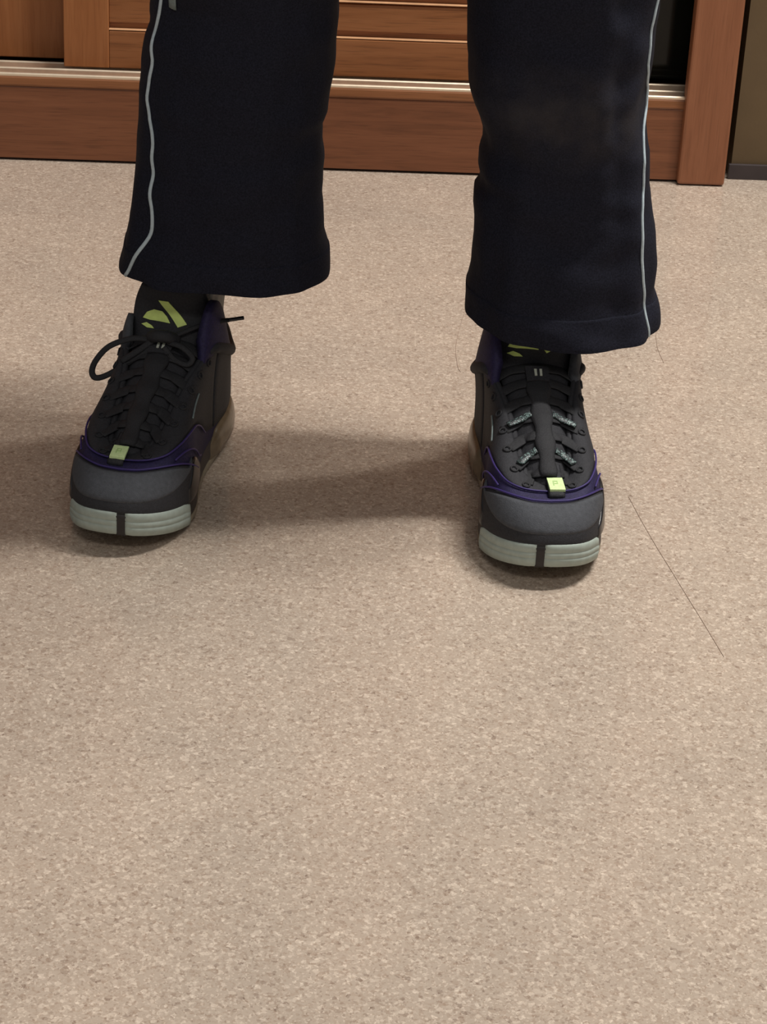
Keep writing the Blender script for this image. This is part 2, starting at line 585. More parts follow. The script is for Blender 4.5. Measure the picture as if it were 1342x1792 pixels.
LEG_R = [(0.1665, 0.1498, 0.0868, 1.909, 0.0730), (0.1742, 0.1492, 0.0864, 1.91, 0.0735), (0.1812, 0.1485, 0.0857, 1.9102, 0.0731), (0.1888, 0.147, 0.0842, 1.9104, 0.0727), (0.1957, 0.1461, 0.0824, 1.9105, 0.0724), (0.2039, 0.1465, 0.0816, 1.9107, 0.0719), (0.2135, 0.1465, 0.0814, 1.9109, 0.0714), (0.221, 0.1464, 0.0812, 1.9111, 0.071), (0.2306, 0.1462, 0.0805, 1.9114, 0.0705), (0.2381, 0.1462, 0.0798, 1.9115, 0.0701), (0.2512, 0.1453, 0.0794, 1.9119, 0.07), (0.2622, 0.1434, 0.0791, 1.9121, 0.07), (0.2663, 0.1427, 0.079, 1.9122, 0.07), (0.2726, 0.1421, 0.0782, 1.9124, 0.07), (0.2772, 0.1416, 0.0774, 1.9125, 0.07), (0.283, 0.1428, 0.0746, 1.9126, 0.0702), (0.2903, 0.142, 0.0733, 1.9128, 0.0705), (0.2943, 0.1408, 0.0734, 1.9129, 0.0708), (0.2979, 0.1403, 0.0739, 1.913, 0.071), (0.3051, 0.1403, 0.0739, 1.9131, 0.0713), (0.3123, 0.1402, 0.0739, 1.9133, 0.0717), (0.3195, 0.1409, 0.0728, 1.9135, 0.0721), (0.3241, 0.1401, 0.0721, 1.9136, 0.0724), (0.3307, 0.1391, 0.0713, 1.9138, 0.0727), (0.3377, 0.1373, 0.0716, 1.9139, 0.0731), (0.3447, 0.1356, 0.0719, 1.9141, 0.0735), (0.3517, 0.134, 0.0731, 1.9143, 0.0738), (0.3576, 0.1327, 0.0741, 1.9144, 0.0741), (0.3681, 0.1308, 0.076, 1.9147, 0.0747), (0.3765, 0.1302, 0.0768, 1.9149, 0.0751), (0.3839, 0.1296, 0.0776, 1.915, 0.0755), (0.3913, 0.1292, 0.0782, 1.9152, 0.0759), (0.3997, 0.1286, 0.0789, 1.9154, 0.0764), (0.414, 0.1285, 0.0792, 1.9158, 0.0771), (0.4257, 0.1285, 0.0793, 1.916, 0.0778), (0.4354, 0.1287, 0.0796, 1.9163, 0.0783), (0.445, 0.1282, 0.0808, 1.9165, 0.0788),
         (0.52, 0.120, 0.082, 1.912, 0.085), (0.62, 0.105, 0.090, 1.908, 0.091), (0.72, 0.092, 0.098, 1.915, 0.098), (0.84, 0.078, 0.104, 1.93, 0.108), (0.90, 0.07, 0.100, 1.93, 0.108)]


def leg_point(tab, z, a, seed, inset=0.0):
    """a = angle, 0 at +x, -90 deg = front (towards the camera)"""
    cx, rx, cy, ry = itab(tab, z)
    zb = tab[0][0]
    c, s = math.cos(a), math.sin(a)
    # soft folds: mostly horizontal creases bunching at the ankle, plus long drapes
    k = noise.noise(Vector((c * 1.3 + seed, s * 1.3, z * 26 + 0.9 * c))) * 0.0042
    k += noise.noise(Vector((c * 2.3 + seed, s * 2.3 + 4, z * 55))) * 0.0020
    k += noise.noise(Vector((c * 3.1, s * 3.1 + seed, z * 5))) * 0.0030
    side = abs(c) ** 6
    k *= 1.5 * (1 - 0.8 * side)
    # superellipse, a little boxy like cloth with pressed sides
    e = 0.86
    px = math.copysign(abs(c) ** e, c)
    py = math.copysign(abs(s) ** e, s)
    dip = 0.0
    t = max(0.0, 1 - (z - zb) / 0.05)
    if seed > 3:
        dip = -0.0075 * t * max(0, math.cos(a - R(-78))) ** 1.5
    return Vector((cx + px * (rx + k - inset), cy + py * (ry + k - inset), z + dip))


bm = bmesh.new()
NA = 96
for tab, seed in ((LEG_L, 1.7), (LEG_R, 5.3)):
    zs = list(np.arange(tab[0][0], 0.50, 0.0055)) + list(np.linspace(0.50, 0.90, 22))
    rings = []
    # turned-up inside of the hem first
    z0 = zs[0]
    for dz, ins in ((0.030, 0.0030), (0.004, 0.0030), (0.001, 0.0020)):
        rings.append([leg_point(tab, z0 + dz, 2 * PI * i / NA, seed, ins) for i in range(NA)])
    for z in zs:
        rings.append([leg_point(tab, z, 2 * PI * i / NA, seed) for i in range(NA)])
    loft(bm, [[p - PO for p in r] for r in rings])
# hips
HIP = [(0.78, -0.01, 0.165, 1.93, 0.112), (0.84, -0.01, 0.192, 1.93, 0.120), (0.92, -0.01, 0.190, 1.93, 0.122), (1.0, -0.01, 0.170, 1.93, 0.112), (1.06, -0.01, 0.155, 1.93, 0.104)]
rings = []
for z in np.linspace(0.78, 1.06, 20):
    cx, rx, cy, ry = itab(HIP, z)
    rings.append([Vector((cx + rx * math.copysign(abs(math.cos(a)) ** 0.9, math.cos(a)), cy + ry * math.sin(a), z)) - PO for a in [2 * PI * i / 64 for i in range(64)]])
loft(bm, rings, True, True, False)
TR = link('trousers', bm, M['cloth'], PERSON, smooth=True)
tag(TR, 'dark navy tracksuit trousers with pale side piping')


def on_leg(tab, seed, z, x, off):
    """point on the front of the leg at world x (clamped to the silhouette) pushed out by off"""
    cx, rx, cy, ry = itab(tab, z)
    q = max(-0.985, min(0.985, (x - cx) / rx))
    c = math.copysign(min(1, abs(q)) ** (1 / 0.86), q)
    a = -math.acos(max(-1, min(1, c)))
    p = leg_point(tab, z, a, seed)
    n = Vector((math.cos(a) / rx, math.sin(a) / ry, 0)).normalized()
    return p + n * off, n


PIPE_L = [(0.1855, -0.2385), (0.189, -0.2365), (0.202, -0.2292), (0.219, -0.2212), (0.236, -0.2162), (0.26, -0.2157), (0.292, -0.2163), (0.315, -0.2158),
          (0.332, -0.2183), (0.348, -0.2192), (0.371, -0.2164), (0.397, -0.213), (0.431, -0.2064), (0.52, -0.204), (0.70, -0.196), (0.90, -0.184)]
PIPE_R = [(0.1668, 0.2262), (0.1745, 0.2242), (0.180, 0.2225), (0.204, 0.2165), (0.238, 0.2107), (0.274, 0.2071), (0.311, 0.206), (0.344, 0.2040), (0.360, 0.2055), (0.372, 0.2065),
          (0.394, 0.2026), (0.404, 0.2006), (0.433, 0.2011), (0.459, 0.2018), (0.53, 0.200), (0.70, 0.182), (0.90, 0.164)]
for tab, seed, pt in ((LEG_L, 1.7, PIPE_L), (LEG_R, 5.3, PIPE_R)):
    pts, ups = [], []
    for z in np.arange(pt[0][0], 0.88, 0.004):
        p, n = on_leg(tab, seed, float(z), float(itab(pt, z)[0]), 0.0006)
        pts.append(p - PO)
        ups.append(n)
    bm = sweep(bmesh.new(), pts, 0.0019 if tab is LEG_L else 0.0014, 0.0012, ups, 8)
    tag(link('side_piping', bm, M['piping'], TR, smooth=True), 'thin pale grey blue side piping')
# stitched hem folds: a slim raised band on each leg
for tab, seed in ((LEG_L, 1.7), (LEG_R, 5.3)):
    rings = []
    zb = tab[0][0]
    for dz, off in [(0.0245, -0.0004)] + [(0.024 - 0.002 * q_, 0.0006) for q_ in range(12)] + [(-0.0004, 0.0002)]:
        rings.append([leg_point(tab, zb + dz, 2 * PI * i / NA, seed, -off) - PO for i in range(NA)])
    link('hem_band', loft(bm := bmesh.new(), rings) and bm, M['cloth'], TR, smooth=True)
# grey pocket zip end at the top of the left leg
pts, ups = [], []
for z in np.linspace(0.429, 0.50, 14):
    p, n = on_leg(LEG_L, 1.7, float(z), -0.198 + (z - 0.429) * 0.05, 0.0008)
    pts.append(p - PO)
    ups.append(n)
tag(link('ankle_zip', sweep(bmesh.new(), pts, 0.0048, 0.0012, ups, 8), M['zip'], TR, smooth=True), 'grey zip end beside the piping')

# ---- body (one continuous surface inside the clothes)
SK = [((0, 0.0, 0.98), (0.13, 0.10)),      # 0 pelvis
      ((0, 0.0, 1.15), (0.125, 0.09)), ((0, 0.01, 1.32), (0.15, 0.10)), ((0, 0.01, 1.43), (0.10, 0.08)), ((0, 0.0, 1.51), (0.055, 0.055)),
      ((0, -0.01, 1.585), (0.070, 0.085)), ((0, -0.01, 1.66), (0.078, 0.098)), ((0, 0.0, 1.72), (0.060, 0.078)),   # 5,6,7 head
      ((-0.085, 0.0, 0.86), (0.085, 0.085)), ((-0.118, -0.012, 0.50), (0.056, 0.058)), ((-0.138, 0.002, 0.34), (0.050, 0.052)), ((-0.181, 0.018, 0.12), (0.024, 0.026)),
      ((-0.190, -0.10, 0.045), (0.020, 0.012)),
      ((0.085, 0.0, 0.86), (0.085, 0.085)), ((0.124, -0.014, 0.50), (0.056, 0.058)), ((0.139, -0.008, 0.34), (0.050, 0.052)), ((0.1315, 0.003, 0.12), (0.024, 0.026)),
      ((0.144, -0.12, 0.045), (0.020, 0.012)),
      ((-0.175, 0.01, 1.40), (0.050, 0.050)), ((-0.235, 0.03, 1.14), (0.040, 0.040)), ((-0.185, -0.09, 0.97), (0.030, 0.030)),
      ((0.175, 0.01, 1.40), (0.050, 0.050)), ((0.235, 0.03, 1.14), (0.040, 0.040)), ((0.185, -0.09, 0.97), (0.030, 0.030))]
SE = [(0, 1), (1, 2), (2, 3), (3, 4), (4, 5), (5, 6), (6, 7), (0, 8), (8, 9), (9, 10), (10, 11), (11, 12), (0, 13), (13, 14), (14, 15), (15, 16), (16, 17),
      (2, 18), (18, 19), (19, 20), (2, 21), (21, 22), (22, 23)]
me = bpy.data.meshes.new('body')
me.from_pydata([p for p, r in SK], SE, [])
BO = bpy.data.objects.new('body', me)
COL.objects.link(BO)
BO.parent = PERSON
sm = BO.modifiers.new('skin', 'SKIN')
for i, (p, r) in enumerate(SK):
    me.skin_vertices[0].data[i].radius = r
me.skin_vertices[0].data[0].use_root = True
sm.use_smooth_shade = True
ss = BO.modifiers.new('sub', 'SUBSURF')
ss.levels = ss.render_levels = 2
me.materials.append(M['skin'])
tag(BO, 'body inside the clothes')

# jacket: torso and two sleeves whose cuffs vanish into the side pockets, above the picture
bm = bmesh.new()
JT = [(0.90, 0.0, 0.205, 0.0, 0.135), (1.0, 0.0, 0.195, 0.0, 0.130), (1.15, 0.0, 0.185, 0.0, 0.122), (1.30, 0, 0.205, 0.005, 0.130), (1.40, 0, 0.200, 0.008, 0.115), (1.46, 0, 0.12, 0.008, 0.088), (1.50, 0, 0.075, 0.004, 0.075), (1.53, 0, 0.072, 0.0, 0.072)]
rings = []
for z in np.linspace(0.90, 1.53, 34):
    cx, rx, cy, ry = itab(JT, z)
    rings.append([(cx + rx * math.cos(a) * (1 + 0.02 * math.sin(z * 70 + 3 * a)), cy + ry * math.sin(a), z) for a in [2 * PI * i / 48 for i in range(48)]])
loft(bm, rings)
JK = link('jacket', bm, M['jacket'], PERSON, smooth=True)
tag(JK, 'navy tracksuit jacket')
for sx in (-1, 1):
    pts = catmull([(sx * 0.120, 0.01, 1.395), (sx * 0.180, 0.015, 1.355), (sx * 0.215, 0.022, 1.27), (sx * 0.245, 0.03, 1.14), (sx * 0.225, -0.04, 1.03), (sx * 0.182, -0.10, 0.965)], 6)
    tp = [min(1.0, 0.62 + 0.05 * i_) * f_ for i_, f_ in enumerate(np.linspace(1.15, 0.78, len(pts)))]
    link('sleeve', sweep(bmesh.new(), pts, 0.060, 0.060, None, 18, taper=tp), M['jacket'], JK, smooth=True)
# head details
bm = bmesh.new()
rings = []
for k in range(12):
    th = k / 11 * R(112)
    rr_ = math.sin(th)
    rings.append([(0.086 * rr_ * math.cos(a), 0.006 + 0.105 * rr_ * math.sin(a), 1.655 + 0.118 * math.cos(th) * (1.0 if math.sin(a) > -0.3 else 1.0) + (0.05 * max(0, -math.sin(a)) ** 2 * max(0, th - 0.9))) for a in [2 * PI * i / 32 for i in range(32)]])
for r_ in rings[:1]:
    pass
loft(bm, rings)
tag(link('hair', bm, M['hair'], PERSON, smooth=True), 'short black hair')


# ------------------------------------------------------------------ shoes
# local frame: origin under the heel, toe towards -Y, x to the picture's right; s = distance from the heel
OUT = [(-0.004, .290), (.021, .2840), (.0385, .261), (.0490, .230), (.0510, .200), (.0475, .165), (.0425, .125), (.0395, .085), (.0385, .05), (.033, .02), (.019, .002),
       (0, -.003), (-.019, .002), (-.033, .02), (-.0385, .05), (-.0385, .085), (-.0385, .125), (-.0435, .165), (-.0510, .200), (-.0520, .230), (-.0440, .261), (-.027, .2835)]
_d = catmull([np.array(p) for p in OUT], 14, True)
_seg = np.array([np.linalg.norm(_d[(i + 1) % len(_d)] - _d[i]) for i in range(len(_d))])
_cum = np.concatenate([[0], np.cumsum(_seg)])
_tot = _cum[-1]


def outline(phi):
    t = (phi % 1.0) * _tot
    i = int(np.searchsorted(_cum, t, side='right') - 1)
    i = min(i, len(_d) - 1)
    f = (t - _cum[i]) / max(_seg[i], 1e-9)
    return _d[i] * (1 - f) + _d[(i + 1) % len(_d)] * f


def out_n(phi):
    a, b = outline(phi - 0.004), outline(phi + 0.004)
    t = (b - a) / np.linalg.norm(b - a)
    return np.array([t[1] * -1, t[0]]) * -1 if False else np.array([-t[1], t[0]])


if np.dot(out_n(0.0), np.array([0, 1.0])) < 0:
    _sgn = -1.0
else:
    _sgn = 1.0


def zbot(s):
    t = max(0.0, (s - 0.185) / 0.105)
    h = max(0.0, (0.022 - s) / 0.022)
    return 0.0185 * t ** 1.8 + 0.005 * h ** 1.6


TH = [(-0.01, .034), (0.05, .033), (0.12, .028), (0.19, .023), (0.25, .0225), (0.28, .0215), (0.30, .0210)]


def ztop(s):
    return zbot(s) + float(itab(TH, s)[0])


def sole(phi, d, f):
    """point on the sole side: d outward offset, f 0 bottom .. 1 top"""
    p = outline(phi)
    n = out_n(phi) * _sgn
    q = p + n * d
    s = p[1]
    return np.array([q[0], s + n[1] * d, zbot(s) + (ztop(s) - zbot(s)) * f])


# top edge loop: throat and collar, keyed by phi (0 toe .. 0.5 heel), lateral side; medial is mirrored
TOP = [(0.0, 0.0, .2335, .0685), (.035, .012, .2315, .0700), (.07, .0205, .222, .0745), (.12, .0245, .197, .0855), (.18, .0275, .168, .0985), (.24, .0330, .138, .1115),
       (.30, .0410, .108, .1210), (.345, .0455, .085, .1130), (.39, .0440, .058, .1010), (.43, .0355, .034, .0985), (.465, .0225, .010, .1060), (.5, 0, -.004, .1140)]


def top(phi):
    phi = phi % 1.0
    if phi > 0.5:
        q = itab(TOP, 1 - phi)
        return np.array([-q[0], q[1], q[2]])
    return itab(TOP, phi)


KT = [(0.0, .10, 1.0), (.10, .07, 1.0), (.16, .03, .94), (.22, -.02, .85), (.30, -.25, .75), (.40, -.15, .62), (.5, -.06, .55)]


def surf0(phi, v):
    b = sole(phi, 0.0006, 0.96)
    t = top(phi)
    ph = phi % 1.0
    k, m = itab(KT, min(ph, 1 - ph))
    c = np.array([b[0] + (t[0] - b[0]) * k, b[1] + (t[1] - b[1]) * k, b[2] + (t[2] - b[2]) * m])
    return (1 - v) ** 2 * b + 2 * v * (1 - v) * c + v * v * t


def surf_n(phi, v):
    e = 0.006
    v0, v1 = max(0, v - e), min(1, v + e)
    a = surf0(phi + e, v) - surf0(phi - e, v)
    b = surf0(phi, v1) - surf0(phi, v0)
    n = np.cross(a, b)
    n = n / (np.linalg.norm(n) + 1e-12)
    # outward = away from the inner axis point
    s = surf0(phi, v)
    ax = np.array([0, min(s[1], 0.22), 0.045])
    if np.dot(n, s - ax) < 0:
        n = -n
    return n


def surf(phi, v, off=0.0):
    return surf0(phi, v) + surf_n(phi, v) * off


# tongue centre line: s, z, half width, and its crown height
TONG = [(0.236, .0660, .017), (0.215, .0775, .0205), (0.19, .0895, .0225), (0.165, .1010, .0245), (0.14, .1125, .0270), (0.118, .1235, .0310), (0.108, .1350, .0340), (0.102, .1470, .0350), (0.099, .1580, .0335), (0.098, .1700, .0290)]


def tongue(u, x, off=0.0):
    """u 0 base .. 1 tip along the strip, x -1..1 across"""
    t = u * (len(TONG) - 1)
    tab = [(i,) + T for i, T in enumerate(TONG)]
    s, z, w = itab(tab, t)
    s2, z2, _ = itab(tab, min(len(TONG) - 1, t + 0.05))
    s1, z1, _ = itab(tab, max(0, t - 0.05))
    d = np.array([s2 - s1, z2 - z1])
    d /= np.linalg.norm(d)
    n = np.array([d[1], -d[0]])
    if n[1] < 0 and n[0] < 0:
        n = -n
    crown = 0.0065 * (1 - x * x) - 0.0045 * x * x
    q = np.array([s, z]) + n * (crown + off)
    return np.array([w * x, q[0], q[1]])


def make_shoe(name, loc, rz, mir, label, bow):
    """mir = +1: as tabulated (picture-right shoe), -1: mirrored"""
    root = empty(name, Vector(loc) - PO, rz, PERSON)
    tag(root, label)

    def W(p):
        return Vector((mir * p[0], -p[1], p[2]))

    # ---- outsole: thin olive rubber layer
    N = 150
    ph = [i / N for i in range(N)]
    bm = bmesh.new()
    prof = [(-0.010, 0.0), (-0.003, 0.004), (0.0008, 0.06), (0.0020, 0.16), (0.0020, 0.30), (0.0014, 0.34), (-0.004, 0.34)]
    loft(bm, [[W(sole(p, d, f)) for p in ph] for d, f in prof], True, True, True)
    tag(link('outsole', bm, M['outsole'], root, smooth=True), 'pale olive rubber outsole edge')
    # ---- midsole
    bm = bmesh.new()
    prof = [(-0.004, 0.345), (0.0010, 0.35), (0.0018, 0.45), (0.0014, 0.72), (0.0008, 0.92), (-0.001, 1.0), (-0.008, 1.02)]
    loft(bm, [[W(sole(p, d, f)) for p in ph] for d, f in prof], True, True, True)
    link('midsole', bm, M['sole_dark'], root, smooth=True)
    # smoky amber heel shells on both sides of the rear
    for a, b in ((0.305, 0.468), (0.532, 0.695)):
        rows_o, rows_i = [], []
        for f, d in ((0.30, 0.0030), (0.36, 0.0058), (0.60, 0.0062), (0.85, 0.0052), (1.05, 0.0030), (1.10, 0.0012)):
            ro, ri = [], []
            for i in range(26):
                t = i / 25
                p = a + (b - a) * t
                tap = min(1, min(t, 1 - t) * 6)
                ro.append(W(sole(p, 0.0008 + d * tap, 0.30 + (f - 0.30) * (0.55 + 0.45 * tap))))
                ri.append(W(sole(p, -0.002, 0.30 + (f - 0.30) * (0.55 + 0.45 * tap))))
            rows_o.append(ro)
            rows_i.append(ri)
        tag(link('heel_shell', slab(bmesh.new(), rows_o, rows_i), M['amber'], root, smooth=True), 'smoky amber heel shell')
    # ---- ribbed grey toe bumper in two pieces with a dark gap between them
    for a, b in ((-0.132, -0.0165), (-0.0065, 0.094)):
        rows_o, rows_i = [], []
        fs = [(0.08, 0.0004), (0.11, 0.0022), (0.34, 0.0029), (0.44, 0.0029), (0.47, 0.0023), (0.50, 0.0029), (0.68, 0.0028), (0.71, 0.0021), (0.74, 0.0026), (0.94, 0.0020), (1.02, 0.0014), (1.06, 0.0004)]
        for f, d in fs:
            ro, ri = [], []
            for i in range(30):
                t = i / 29
                p = a + (b - a) * t
                edge = min(1.0, min(t, 1 - t) * 14)
                # the outer end is cut on a slant
                e = t if a < -0.05 else 1 - t
                low = 1.0 - 0.14 * max(0, 1 - e * 6)
                ro.append(W(sole(p, 0.001 + d * (0.5 + 0.5 * edge), f * low)))
                ri.append(W(sole(p, -0.002, f * low)))
            rows_o.append(ro)
            rows_i.append(ri)
        tag(link('toe_bumper', slab(bmesh.new(), rows_o, rows_i), M['bumper'], root, smooth=True), 'grey green ribbed toe bumper')

    # dark strap in the gap
    ro = [[W(sole(-0.0172 + 0.0114 * j / 6, 0.0022 if 0.05 < f < 0.95 else 0.0010, f)) for j in range(7)] for f in (0.02, 0.12, 0.4, 0.7, 0.9, 1.0)]
    ri = [[W(sole(-0.0172 + 0.0114 * j / 6, -0.002, f)) for j in range(7)] for f in (0.02, 0.12, 0.4, 0.7, 0.9, 1.0)]
    tag(link('toe_strap', slab(bmesh.new(), ro, ri), M['sole_dark'], root, smooth=True), 'dark strip between the two bumper pieces')

    # ---- upper: annulus between sole and throat/collar, with a lining
    bm = bmesh.new()
    NV = 22
    rings = [[W(surf(p, k / NV)) for p in ph] for k in range(NV + 1)]
    # rolled edge and lining
    def lin(p, k):
        t = top(p)
        c = np.array([0, max(0.05, min(0.215, t[1])), t[2]])
        d = c - t
        d = d / (np.linalg.norm(d) + 1e-9)
        return t + d * k
    rings.append([W(lin(p, 0.0022) + np.array([0, 0, 0.0012])) for p in ph])
    rings.append([W(lin(p, 0.0045)) for p in ph])
    rings.append([W(lin(p, 0.0055) - np.array([0, 0, 0.012])) for p in ph])
    loft(bm, rings)
    for f_ in list(bm.faces)[NV * N:]:
        f_.material_index = 1
    UP = link('upper', bm, None, root, smooth=True, mats=[M['purple'], M['knit']])
    tag(UP, 'purple mesh upper')

    def patch(nm, fa, fb, vlo, vhi, off, mat, lab=None, ni=40, nj=10, dom=None):
        rows_o, rows_i = [], []
        for i in range(ni + 1):
            t = i / ni
            p = fa + (fb - fa) * t
            a, b = vlo(p), vhi(p)
            ro, ri = [], []
            for j in range(nj + 1):
                v = a + (b - a) * j / nj
                rim = min(1.0, min(i, ni - i) / 1.5, min(j, nj - j) / 0.8)
                o_ = off * (0.55 + 0.45 * rim)
                ro.append(W(surf(p, v, o_)))
                ri.append(W(surf(p, v, -0.0012)))
            rows_o.append(ro)
            rows_i.append(ri)
        o = link(nm, slab(bmesh.new(), rows_o, rows_i), mat, root, smooth=True)
        if lab:
            tag(o, lab)
        return o

    # toe cap: charcoal suede with an arched upper edge
    cap = lambda p: float(itab([(-.20, .08), (-.165, .20), (-.11, .40), (-.05, .61), (0, .66), (.05, .61), (.11, .40), (.165, .20), (.20, .08)], p)[0])
    patch('toe_cap', -0.19, 0.19, lambda p: 0.0, cap, 0.0016, M['knit'], 'black toe cap', 60, 14)
    patch('toe_panel', -0.150, 0.135, lambda p: 0.16 + 0.5 * (abs(p) / 0.15) ** 3 * 0.3, lambda p: max(0.19 + 0.5 * (abs(p) / 0.15) ** 3 * 0.3, cap(p) - 0.03), 0.0026, M['suede'], 'charcoal suede panel on the toe cap', 50, 12)
    # glossy plastic cheek on the outer toe corner
    ck = lambda p: float(itab([(.085, .10), (.12, .26), (.16, .34), (.20, .22), (.235, .05)], p)[0])
    patch('side_guard', 0.085, 0.235, lambda p: 0.0, ck, 0.0030, M['gloss'], 'glossy black side guard', 30, 8)
    patch('side_guard', -0.225, -0.125, lambda p: 0.0, lambda p: float(itab([(-.225, .05), (-.19, .20), (-.155, .30), (-.125, .12)], p)[0]), 0.0026, M['gloss'], None, 24, 8)
    # black quarter and eyestay, on each side from the throat to the heel
    lowc = lambda p: float(itab([(0.0, .85), (.03, .83), (.06, .75), (.09, .65), (.12, .60), (.15, .57), (.19, .50), (.23, .36), (.28, .15), (.34, .07), (.40, .05), (.5, .04)], abs(p))[0])
    hic = lambda p: float(itab([(0.0, 1.0), (.5, 1.0)], abs(p))[0])
    for sg in (-1, 1):
        patch('eyestay', sg * 0.0, sg * 0.318, lowc, hic, 0.0017, M['knit'], 'black textile eyestay around the laces', 60, 12)
        patch('heel_quarter', sg * 0.322, sg * 0.497, lowc, lambda p: 1.0, 0.0020, M['knit'], None, 40, 10)
    # purple piping: round the eyestay, along the toe cap, and two swoops on each side
    def line(fn, nm='piping_line', r=0.0009, n=70, mat=None):
        pts = [W(surf(*fn(i / n), 0.0020)) for i in range(n + 1)]
        return link(nm, sweep(bmesh.new(), pts, r, r, None, 6), mat or M['purple_line'], root, smooth=True)
    line(lambda t: (-0.27 + 0.54 * t, lowc(-0.27 + 0.54 * t) - 0.012))
    line(lambda t: (-0.185 + 0.37 * t, cap(-0.185 + 0.37 * t) + 0.012))
    for sg in (-1, 1):
        line(lambda t: (sg * (0.10 + 0.13 * t), 0.50 - 0.34 * t + 0.05 * math.sin(t * 5)), r=0.0009)
    # grey stitched fold line on the medial eyestay
    line(lambda t: (-0.185 - 0.05 * t, 0.60 + 0.06 * t), 'edge_binding', 0.0009, 20, M['zip'])

    # ---- padded collar, purple
    for sg in (-1, 1):
        pts, rad = [], []
        for i in range(41):
            p = sg * (0.285 + (0.482 - 0.285) * i / 40)
            t = top(p)
            pts.append(W(t + np.array([0, 0, 0.0])))
            rad.append(min(1.0, 0.55 + min(i, 40 - i) / 8))
        link('collar_padding', sweep(bmesh.new(), pts, 0.0056, 0.0056, None, 12, taper=rad), M['knit'], root, smooth=True)
        # tall purple ankle flap beside the tongue
    for sg in (-1, 1):
        ro, ri = [], []
        for i in range(15):
            t = i / 14
            p = sg * (0.258 + 0.105 * t)
            q = top(p)
            h = (0.046 if sg < 0 else 0.024) * math.sin(PI * (0.12 + 0.80 * t)) ** 0.8
            a_, b_ = [], []
            for j in range(7):
                f = j / 6
                x = q[0] * (1 - 0.10 * f * f)
                a_.append(W(np.array([x + math.copysign(0.003, q[0]), q[1] - 0.008 * f, q[2] - 0.004 + h * f])))
                b_.append(W(np.array([x - math.copysign(0.0025, q[0]), q[1] - 0.008 * f, q[2] - 0.004 + h * f])))
            ro.append(a_)
            ri.append(b_)
        tag(link('ankle_flap', slab(bmesh.new(), ro, ri), M['purple'] if sg < 0 else M['suede'], root, smooth=True), 'purple padded ankle flap' if sg < 0 else 'charcoal ankle flap')
    # ---- heel pull tab: a folded loop of black webbing
    pts = [W(np.array(p)) for p in catmull([(0, 0.006, .104), (0, 0.001, .118), (0, -0.006, .124), (0, -0.012, .117), (0, -0.0095, .098), (0, -0.0065, .080)], 6)]
    link('heel_pull_tab', sweep(bmesh.new(), pts, 0.0105, 0.0016, Vector((0, 1, 0.3)) if False else None, 10), M['knit'], root, smooth=True)
    patch('heel_counter', 0.44, 0.56, lambda p: 0.0, lambda p: 0.55, 0.0030, M['gloss'], None, 30, 8)

    # ---- tongue
    ro, ri = [], []
    for i in range(41):
        u = i / 40
        a_ = [W(tongue(u, -1 + 2 * j / 16)) for j in range(17)]
        b_ = [W(tongue(u, -1 + 2 * j / 16, -0.0055)) for j in range(17)]
        ro.append(a_)
        ri.append(b_)
    link('tongue', slab(bmesh.new(), ro, ri), M['knit'], root, smooth=True)

    # emblem of slanted lime bars on the tongue (drawn un-mirrored so it reads as in the picture)
    def emblem(poly, nm, mat, lab=None, off=0.0010):
        bm = bmesh.new()
        n = len(poly)
        if nm == 'tongue_emblem_bar':
            poly = [(x * 0.88 - 0.04, 0.67 + (u - 0.67) * 0.86) for x, u in poly]
        F = bm.faces.new([bm.verts.new((x, u, 0)) for x, u in poly])
        bmesh.ops.triangulate(bm, faces=[F])
        bmesh.ops.subdivide_edges(bm, edges=bm.edges[:], cuts=3, use_grid_fill=True)
        bmesh.ops.solidify(bm, geom=bm.faces[:], thickness=1.0)
        zs_ = [v.co.z for v in bm.verts]
        zm = (min(zs_) + max(zs_)) / 2
        for v in bm.verts:
            v.co = W(tongue(v.co.y, mir * v.co.x, off if v.co.z > zm else off - 0.0016))
        o = link(nm, bm, mat, root)
        if lab:
            tag(o, lab)
    emblem([(-.30, .935), (.02, .935), (.20, .87), (.42, .79), (.62, .715), (.38, .675), (.18, .755), (-.05, .84)], 'tongue_emblem_bar', M['lime_print'], 'long slanted lime bar of the tongue emblem')
    emblem([(-.74, .735), (-.62, .79), (-.40, .825), (-.14, .815), (.02, .765), (.14, .705), (-.2, .715), (-.5, .72)], 'tongue_emblem_bar', M['lime_print'], 'short domed lime bar of the tongue emblem')
    emblem([(-.78, .68), (-.60, .695), (-.42, .668), (-.34, .645), (-.58, .65)], 'tongue_emblem_bar', M['lime_print'])
    # two tiny white strokes on the lace keeper
    for x in (-0.10, 0.06):
        emblem([(x, .520), (x + .075, .520), (x + .075, .485), (x, .485)], 'keeper_mark', M['white_print'], None, 0.0064)
    emblem([(-.34, .545), (.34, .545), (.36, .465), (-.36, .465)], 'lace_keeper', M['knit'], None, 0.0056)

    # ---- laces: crossing flat straps between the eyestays
    rows = [(0.045, .215), (0.085, .26), (0.125, .31), (0.165, .37), (0.205, .43), (0.245, .50), (0.280, .57)]
